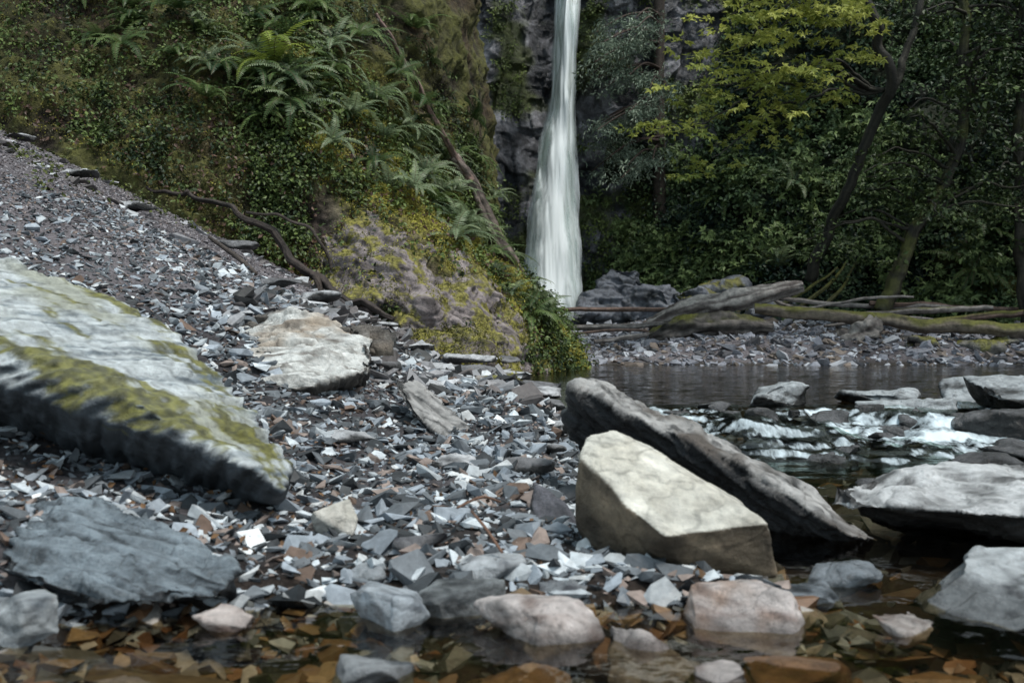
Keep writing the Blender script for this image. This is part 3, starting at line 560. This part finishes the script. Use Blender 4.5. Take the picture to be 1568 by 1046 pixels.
# unseen leaf sprays added overhead to dapple the sun, open above fall and maple
n=1500; C=np.stack([U(n,-8,12),U(n,7.5,17),U(n,8.2,9.6)],-1)
hole=((np.abs(C[:,0]-2.2)<2.1)&(C[:,1]>12))|((np.abs(C[:,0]-4.8)<1.8)&(np.abs(C[:,1]-11.2)<1.8))|((C[:,0]>-2.6)&(C[:,0]<3.2)&(C[:,1]<11.5))
k=(fbm(C*np.array([.55,.55,0])+9,3)>.0)&~hole; C=C[k]
sprays('unseen_shade_foliage',C,np.tile([0,0,1.],(len(C),1)),rng.uniform(.3,.6,len(C)),16,.19,(.02,.04,.015),(.08,.12,.03),lobes=3,wid=.25)
# ------------------------------------------------------------------ ferns
def fern_mesh(seed,col1,col2,nf=14,L=.5):
    r=np.random.default_rng(seed); Vs=[];Fs=[];Cs=[];o=0
    for f in range(nf):
        az=f/nf*6.28+r.uniform(-.3,.3); l=L*r.uniform(.65,1.15); e0=r.uniform(.8,1.4); e1=r.uniform(-1.2,-.2); m=26
        t=np.linspace(0,1,m); el=e0+(e1-e0)*t**1.1; st=l/m
        h=np.cumsum(np.cos(el))*st; z=np.cumsum(np.sin(el))*st
        dx=np.array([math.cos(az),math.sin(az),0]); P=h[:,None]*dx+z[:,None]*np.array([0,0,1.])
        T=np.cos(el)[:,None]*dx+np.sin(el)[:,None]*np.array([0,0,1.]); sd=np.array([-math.sin(az),math.cos(az),0]); Nf=np.cross(T,sd)
        pl=.085*np.minimum(1,.4+t*3)*np.clip((1-t)**.6,0.05,1)*l/.5
        cc=mixc(col1,col2,np.full(1,r.uniform()))[0]
        k=np.arange(2,m)
        for s_ in (-1,1):
            d=sd*s_*.95+T[k]*.35-np.array([0,0,.25])+r.normal(0,.08,(len(k),3)); d=d/np.linalg.norm(d,axis=1)[:,None]; w=np.cross(d,Nf[k]); w/=np.linalg.norm(w,axis=1)[:,None]
            b=P[k]; p=pl[k][:,None]; ww=st*.36
            A=np.stack([b-w*ww,b+d*p*.5-w*ww*.8,b+d*p,b+d*p*.5+w*ww*.8,b+w*ww],1).reshape(-1,3); i=np.arange(len(k))*5+o
            Vs.append(A);Fs.append(np.concatenate([np.stack([i,i+1,i+3],-1),np.stack([i,i+3,i+4],-1),np.stack([i+1,i+2,i+3],-1)]));o+=len(A); Cs.append(np.repeat((cc*(.8+.4*t[k][:,None])),5,0))
        A=np.stack([P-sd*.003,P+sd*.003],1).reshape(-1,3); i=np.arange(m-1)*2+o
        Fs.append(np.concatenate([np.stack([i,i+1,i+3],-1),np.stack([i,i+3,i+2],-1)])); Vs.append(A); o+=len(A); Cs.append(np.tile([.1,.07,.03],(len(A),1)))
    ob=mk('tmp',np.concatenate(Vs),np.concatenate(Fs),M_tleaf,np.concatenate(Cs),.42,smooth=False); me=ob.data; bpy.data.objects.remove(ob); me.name='sword_fern_mesh'; return me
FM=[fern_mesh(1,(.06,.11,.04),(.15,.22,.07)),fern_mesh(2,(.12,.18,.10),(.28,.35,.2),12),fern_mesh(3,(.035,.07,.03),(.10,.16,.05),16),fern_mesh(4,(.18,.24,.045),(.30,.37,.07),15,.55)]
def fern(p,n,sc,mi):
    o=bpy.data.objects.new('sword_fern',FM[mi]); link(o); o.location=p
    up=Vector((n[0]*.7,n[1]*.7,.9+n[2])).normalized(); o.rotation_mode='QUATERNION'
    o.rotation_quaternion=up.to_track_quat('Z','Y')@Quaternion((0,0,1),rng.uniform(0,6.28)); o.scale=(sc,)*3
fl=[(-2.3,3.1,1.3,3),(-2.1,2.95,1.1,1),(-2.55,3.0,1.1,0),(-1.5,2.95,1.1,1),(-1.3,3.4,1.,0),(-1.0,2.3,1.1,1),(-.8,2.1,.9,1),(-2.9,2.7,1,0),(-3.3,3.7,1.1,2),(-3.8,3.3,1,0),(-1.35,2.55,1.,1),(-1.1,3.1,1.1,0),(-.75,2.6,.9,1),(-1.7,3.7,1.1,0),(-2.7,3.8,1.1,2),(-2.1,2.65,1,1),(-2.2,4.0,1.1,0),(-.45,1.75,.8,1),(-.6,3.4,1.,2),(-1.2,4.2,1.2,0),(-3.0,4.4,1.1,2),(-4.3,4.0,1.,0),(-1.75,2.35,.8,1),(-1.0,1.95,.8,1),(-5,4.3,1.1,2),(-1.6,2.7,1,1),(-1.2,2.8,1,1),(-.9,2.8,1,0)]
for x,z,sc,mi in fl:
    i=np.argmin((E3[:,0]-x)**2+(E3[:,2]-z)**2+.02*E3[:,1]); fern(E3[i]+N3[i]*.05,N3[i],sc,mi)
C,Nn,a,b=samp(PE,NE,85,100,650,225,390)
for i in range(len(C)): fern(C[i],Nn[i],rng.uniform(.7,1.2),int(rng.integers(0,3)))
C,Nn,a,b=samp(PH,NH,60,30,330,60,150)
for i in range(len(C)): fern(C[i]+Nn[i]*.3,Nn[i],rng.uniform(1.1,1.9),int(rng.integers(0,3)))
# ------------------------------------------------------------------ trees
mt=bpy.data.objects.new('vine_maple_tree',None); link(mt)
TD=((.012,.012,.01),(.045,.042,.03))
tube('trunk',[(4.55,15.2,1.3),(4.85,14.7,2.5),(5.35,14.2,3.9),(5.15,14,4.7),(4.8,13.9,5.5),(4.3,13.9,7.5)],[.09,.08,.08,.07,.06,.03],*TD,parent=mt,moss=.1,wob=.15)
tube('limb',[(5.35,14.2,3.9),(5.7,14.1,4.8),(5.8,14,6)],[.06,.05,.03],*TD,parent=mt,wob=.15)
ends=[(3.0,13,5.0),(2.7,12.9,4.1),(2.35,12.8,3.2),(3.4,13.1,4.4),(4.0,13,5.3),(2.6,13,2.8),(3.8,13.2,3.5),(4.4,13,4.3),(3.2,13,6.0),(4.6,13.2,5.9),(2.9,13,3.7),(3.5,12.8,4.8),(3.4,13.,3.9),(4.1,13,4.7),(2.8,12.8,4.6),(2.5,12.9,3.7)]
cen=[];
for e in ends:
    st=np.array([4.9,14,5.3]) if e[2]>4 else np.array([5.3,14.2,4.0]); e=np.array(e); md=(st+e)/2+[0,0,.3]
    tube('branch',[st,md,e],[.03,.018,.006],*TD,parent=mt,n=30,seg=8,wob=.15)
    for j in range(14):
        tt=rng.uniform(.6,1.1); p=(1-tt)**2*st+2*tt*(1-tt)*md+tt*tt*e; cen.append(p+rng.normal(0,[.3,.35,.09]))
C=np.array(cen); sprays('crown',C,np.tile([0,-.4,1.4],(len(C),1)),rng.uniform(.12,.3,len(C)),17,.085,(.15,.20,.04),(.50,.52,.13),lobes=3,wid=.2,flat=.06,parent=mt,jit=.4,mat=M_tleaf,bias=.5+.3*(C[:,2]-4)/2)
def bigtree(name,pts,rad,moss,cs,nf):
    t=bpy.data.objects.new(name,None); link(t); tube('trunk',pts,rad,(.015,.014,.012),(.05,.045,.03),parent=t,moss=moss,mossc=(.08,.085,.02),wob=.12,seg=20,n=100,disp=.3)
    pts=np.array(pts); cc=[]
    for j in range(nf):
        k=rng.uniform(len(pts)*.2,len(pts)-1); i=int(min(k,len(pts)-2)); b=pts[i]+(pts[i+1]-pts[i])*(k-i); az=rng.uniform(0,6.28); L=rng.uniform(.6,1.7); e=b+[math.cos(az)*L,math.sin(az)*L,rng.uniform(-.3,.5)]
        tube('branch',[b,(b+e)/2+[0,0,.2],e],[.03,.018,.006],(.015,.014,.012),(.05,.045,.03),parent=t,n=20,seg=8,wob=.15)
        for q in range(8): cc.append(b+(e-b)*rng.uniform(.1,1.1)+rng.normal(0,.2,3))
    C=np.array(cc); sprays('crown',C,np.tile([0,-.3,1.],(len(C),1)),rng.uniform(.15,.4,len(C)),24,.08,*cs,parent=t,flat=.15)
bigtree('mossy_alder_tree',[(5.3,14.3,.8),(5.65,14.4,1.5),(6.1,14.5,2.4),(6.5,14.5,3.3),(6.6,14.5,4.5),(6.6,14.5,8)],[.12,.09,.08,.07,.06,.04],.5,((.015,.03,.012),(.12,.17,.05)),34)
bigtree('alder_tree',[(7.6,14.6,.6),(7.45,14.6,2.5),(7.5,14.5,4.5),(7.6,14.5,8)],[.11,.09,.08,.06],.35,((.01,.025,.012),(.09,.13,.045)),34)
ct=bpy.data.objects.new('red_cedar_tree',None); link(ct)
tube('trunk',[(2.9,19.2,1.2),(2.8,19.0,4),(2.8,18.9,9)],[.14,.12,.08],(.02,.015,.012),(.06,.045,.035),parent=ct)
cc=[]
for j in range(36):
    z=rng.uniform(3.6,8.5); az=rng.uniform(3.1,4.7); L=rng.uniform(1.2,2.2); b=np.array([2.8,18.9,z]); e=b+[math.cos(az)*L,math.sin(az)*L*1.2,-.35*L]
    e[0]=max(e[0],1.45)
    m_=(b+e)/2+[0,0,.15]; tube('limb',[b,m_,e],[.03,.02,.008],(.03,.02,.015),(.08,.05,.04),parent=ct,n=16,seg=8)
    for q in range(10):
        tt=rng.uniform(.3,1.05); cc.append((1-tt)**2*b+2*tt*(1-tt)*m_+tt*tt*e+rng.normal(0,[.12,.12,.06]))
C=np.array(cc); sprays('foliage',C,np.tile([-.2,-.6,.6],(len(C),1)),rng.uniform(.12,.26,len(C)),28,.09,(.08,.12,.09),(.42,.50,.38),wid=.13,droop=1.0,parent=ct,flat=.12)
# ------------------------------------------------------------------ light, world, camera
el=math.radians(64); az=math.radians(130)
w=bpy.data.worlds.new('World'); S.world=w; w.use_nodes=True; N=w.node_tree.nodes; L=w.node_tree.links
sk=N.new('ShaderNodeTexSky'); sk.sky_type='NISHITA'; sk.sun_disc=False; sk.sun_elevation=el; sk.sun_rotation=az; sk.dust_density=2.5; sk.air_density=1
# thin broken cloud veil over the blue sky
tc=N.new('ShaderNodeTexCoord'); cn=N.new('ShaderNodeTexNoise'); cn.inputs['Scale'].default_value=2.2; cn.inputs['Detail'].default_value=5
L.new(tc.outputs['Generated'],cn.inputs['Vector'])
mr=N.new('ShaderNodeMapRange'); mr.inputs['From Min'].default_value=.3; mr.inputs['From Max'].default_value=.7; mr.inputs['To Min'].default_value=.4; mr.inputs['To Max'].default_value=.9
L.new(cn.outputs['Fac'],mr.inputs['Value'])
mx=N.new('ShaderNodeMix'); mx.data_type='RGBA'; L.new(mr.outputs[0],mx.inputs['Factor']); L.new(sk.outputs[0],mx.inputs['A']); mx.inputs['B'].default_value=(4.8,6.0,6.3,1)
bg=N['Background']; bg.inputs[1].default_value=.15; L.new(mx.outputs['Result'],bg.inputs[0])
ld=bpy.data.lights.new('sun','SUN'); ld.energy=2.9; ld.angle=math.radians(12); ld.color=(1,.965,.9); lo=bpy.data.objects.new('sun',ld); link(lo)
sv=Vector((math.sin(az)*math.cos(el),math.cos(az)*math.cos(el),math.sin(el))); lo.rotation_euler=(-sv).to_track_quat('-Z','Y').to_euler()
cam=bpy.data.cameras.new('camera'); co=bpy.data.objects.new('camera',cam); link(co); co.location=(0,0,.6); co.rotation_euler=(math.radians(90),0,0)
cam.lens=35; cam.sensor_width=36; cam.shift_y=-.0147; cam.clip_start=.05; cam.clip_end=500
cam.dof.use_dof=True; cam.dof.focus_distance=6; cam.dof.aperture_fstop=4.8
S.camera=co
S.view_settings.view_transform='Standard'; S.view_settings.look='None'; S.view_settings.exposure=0
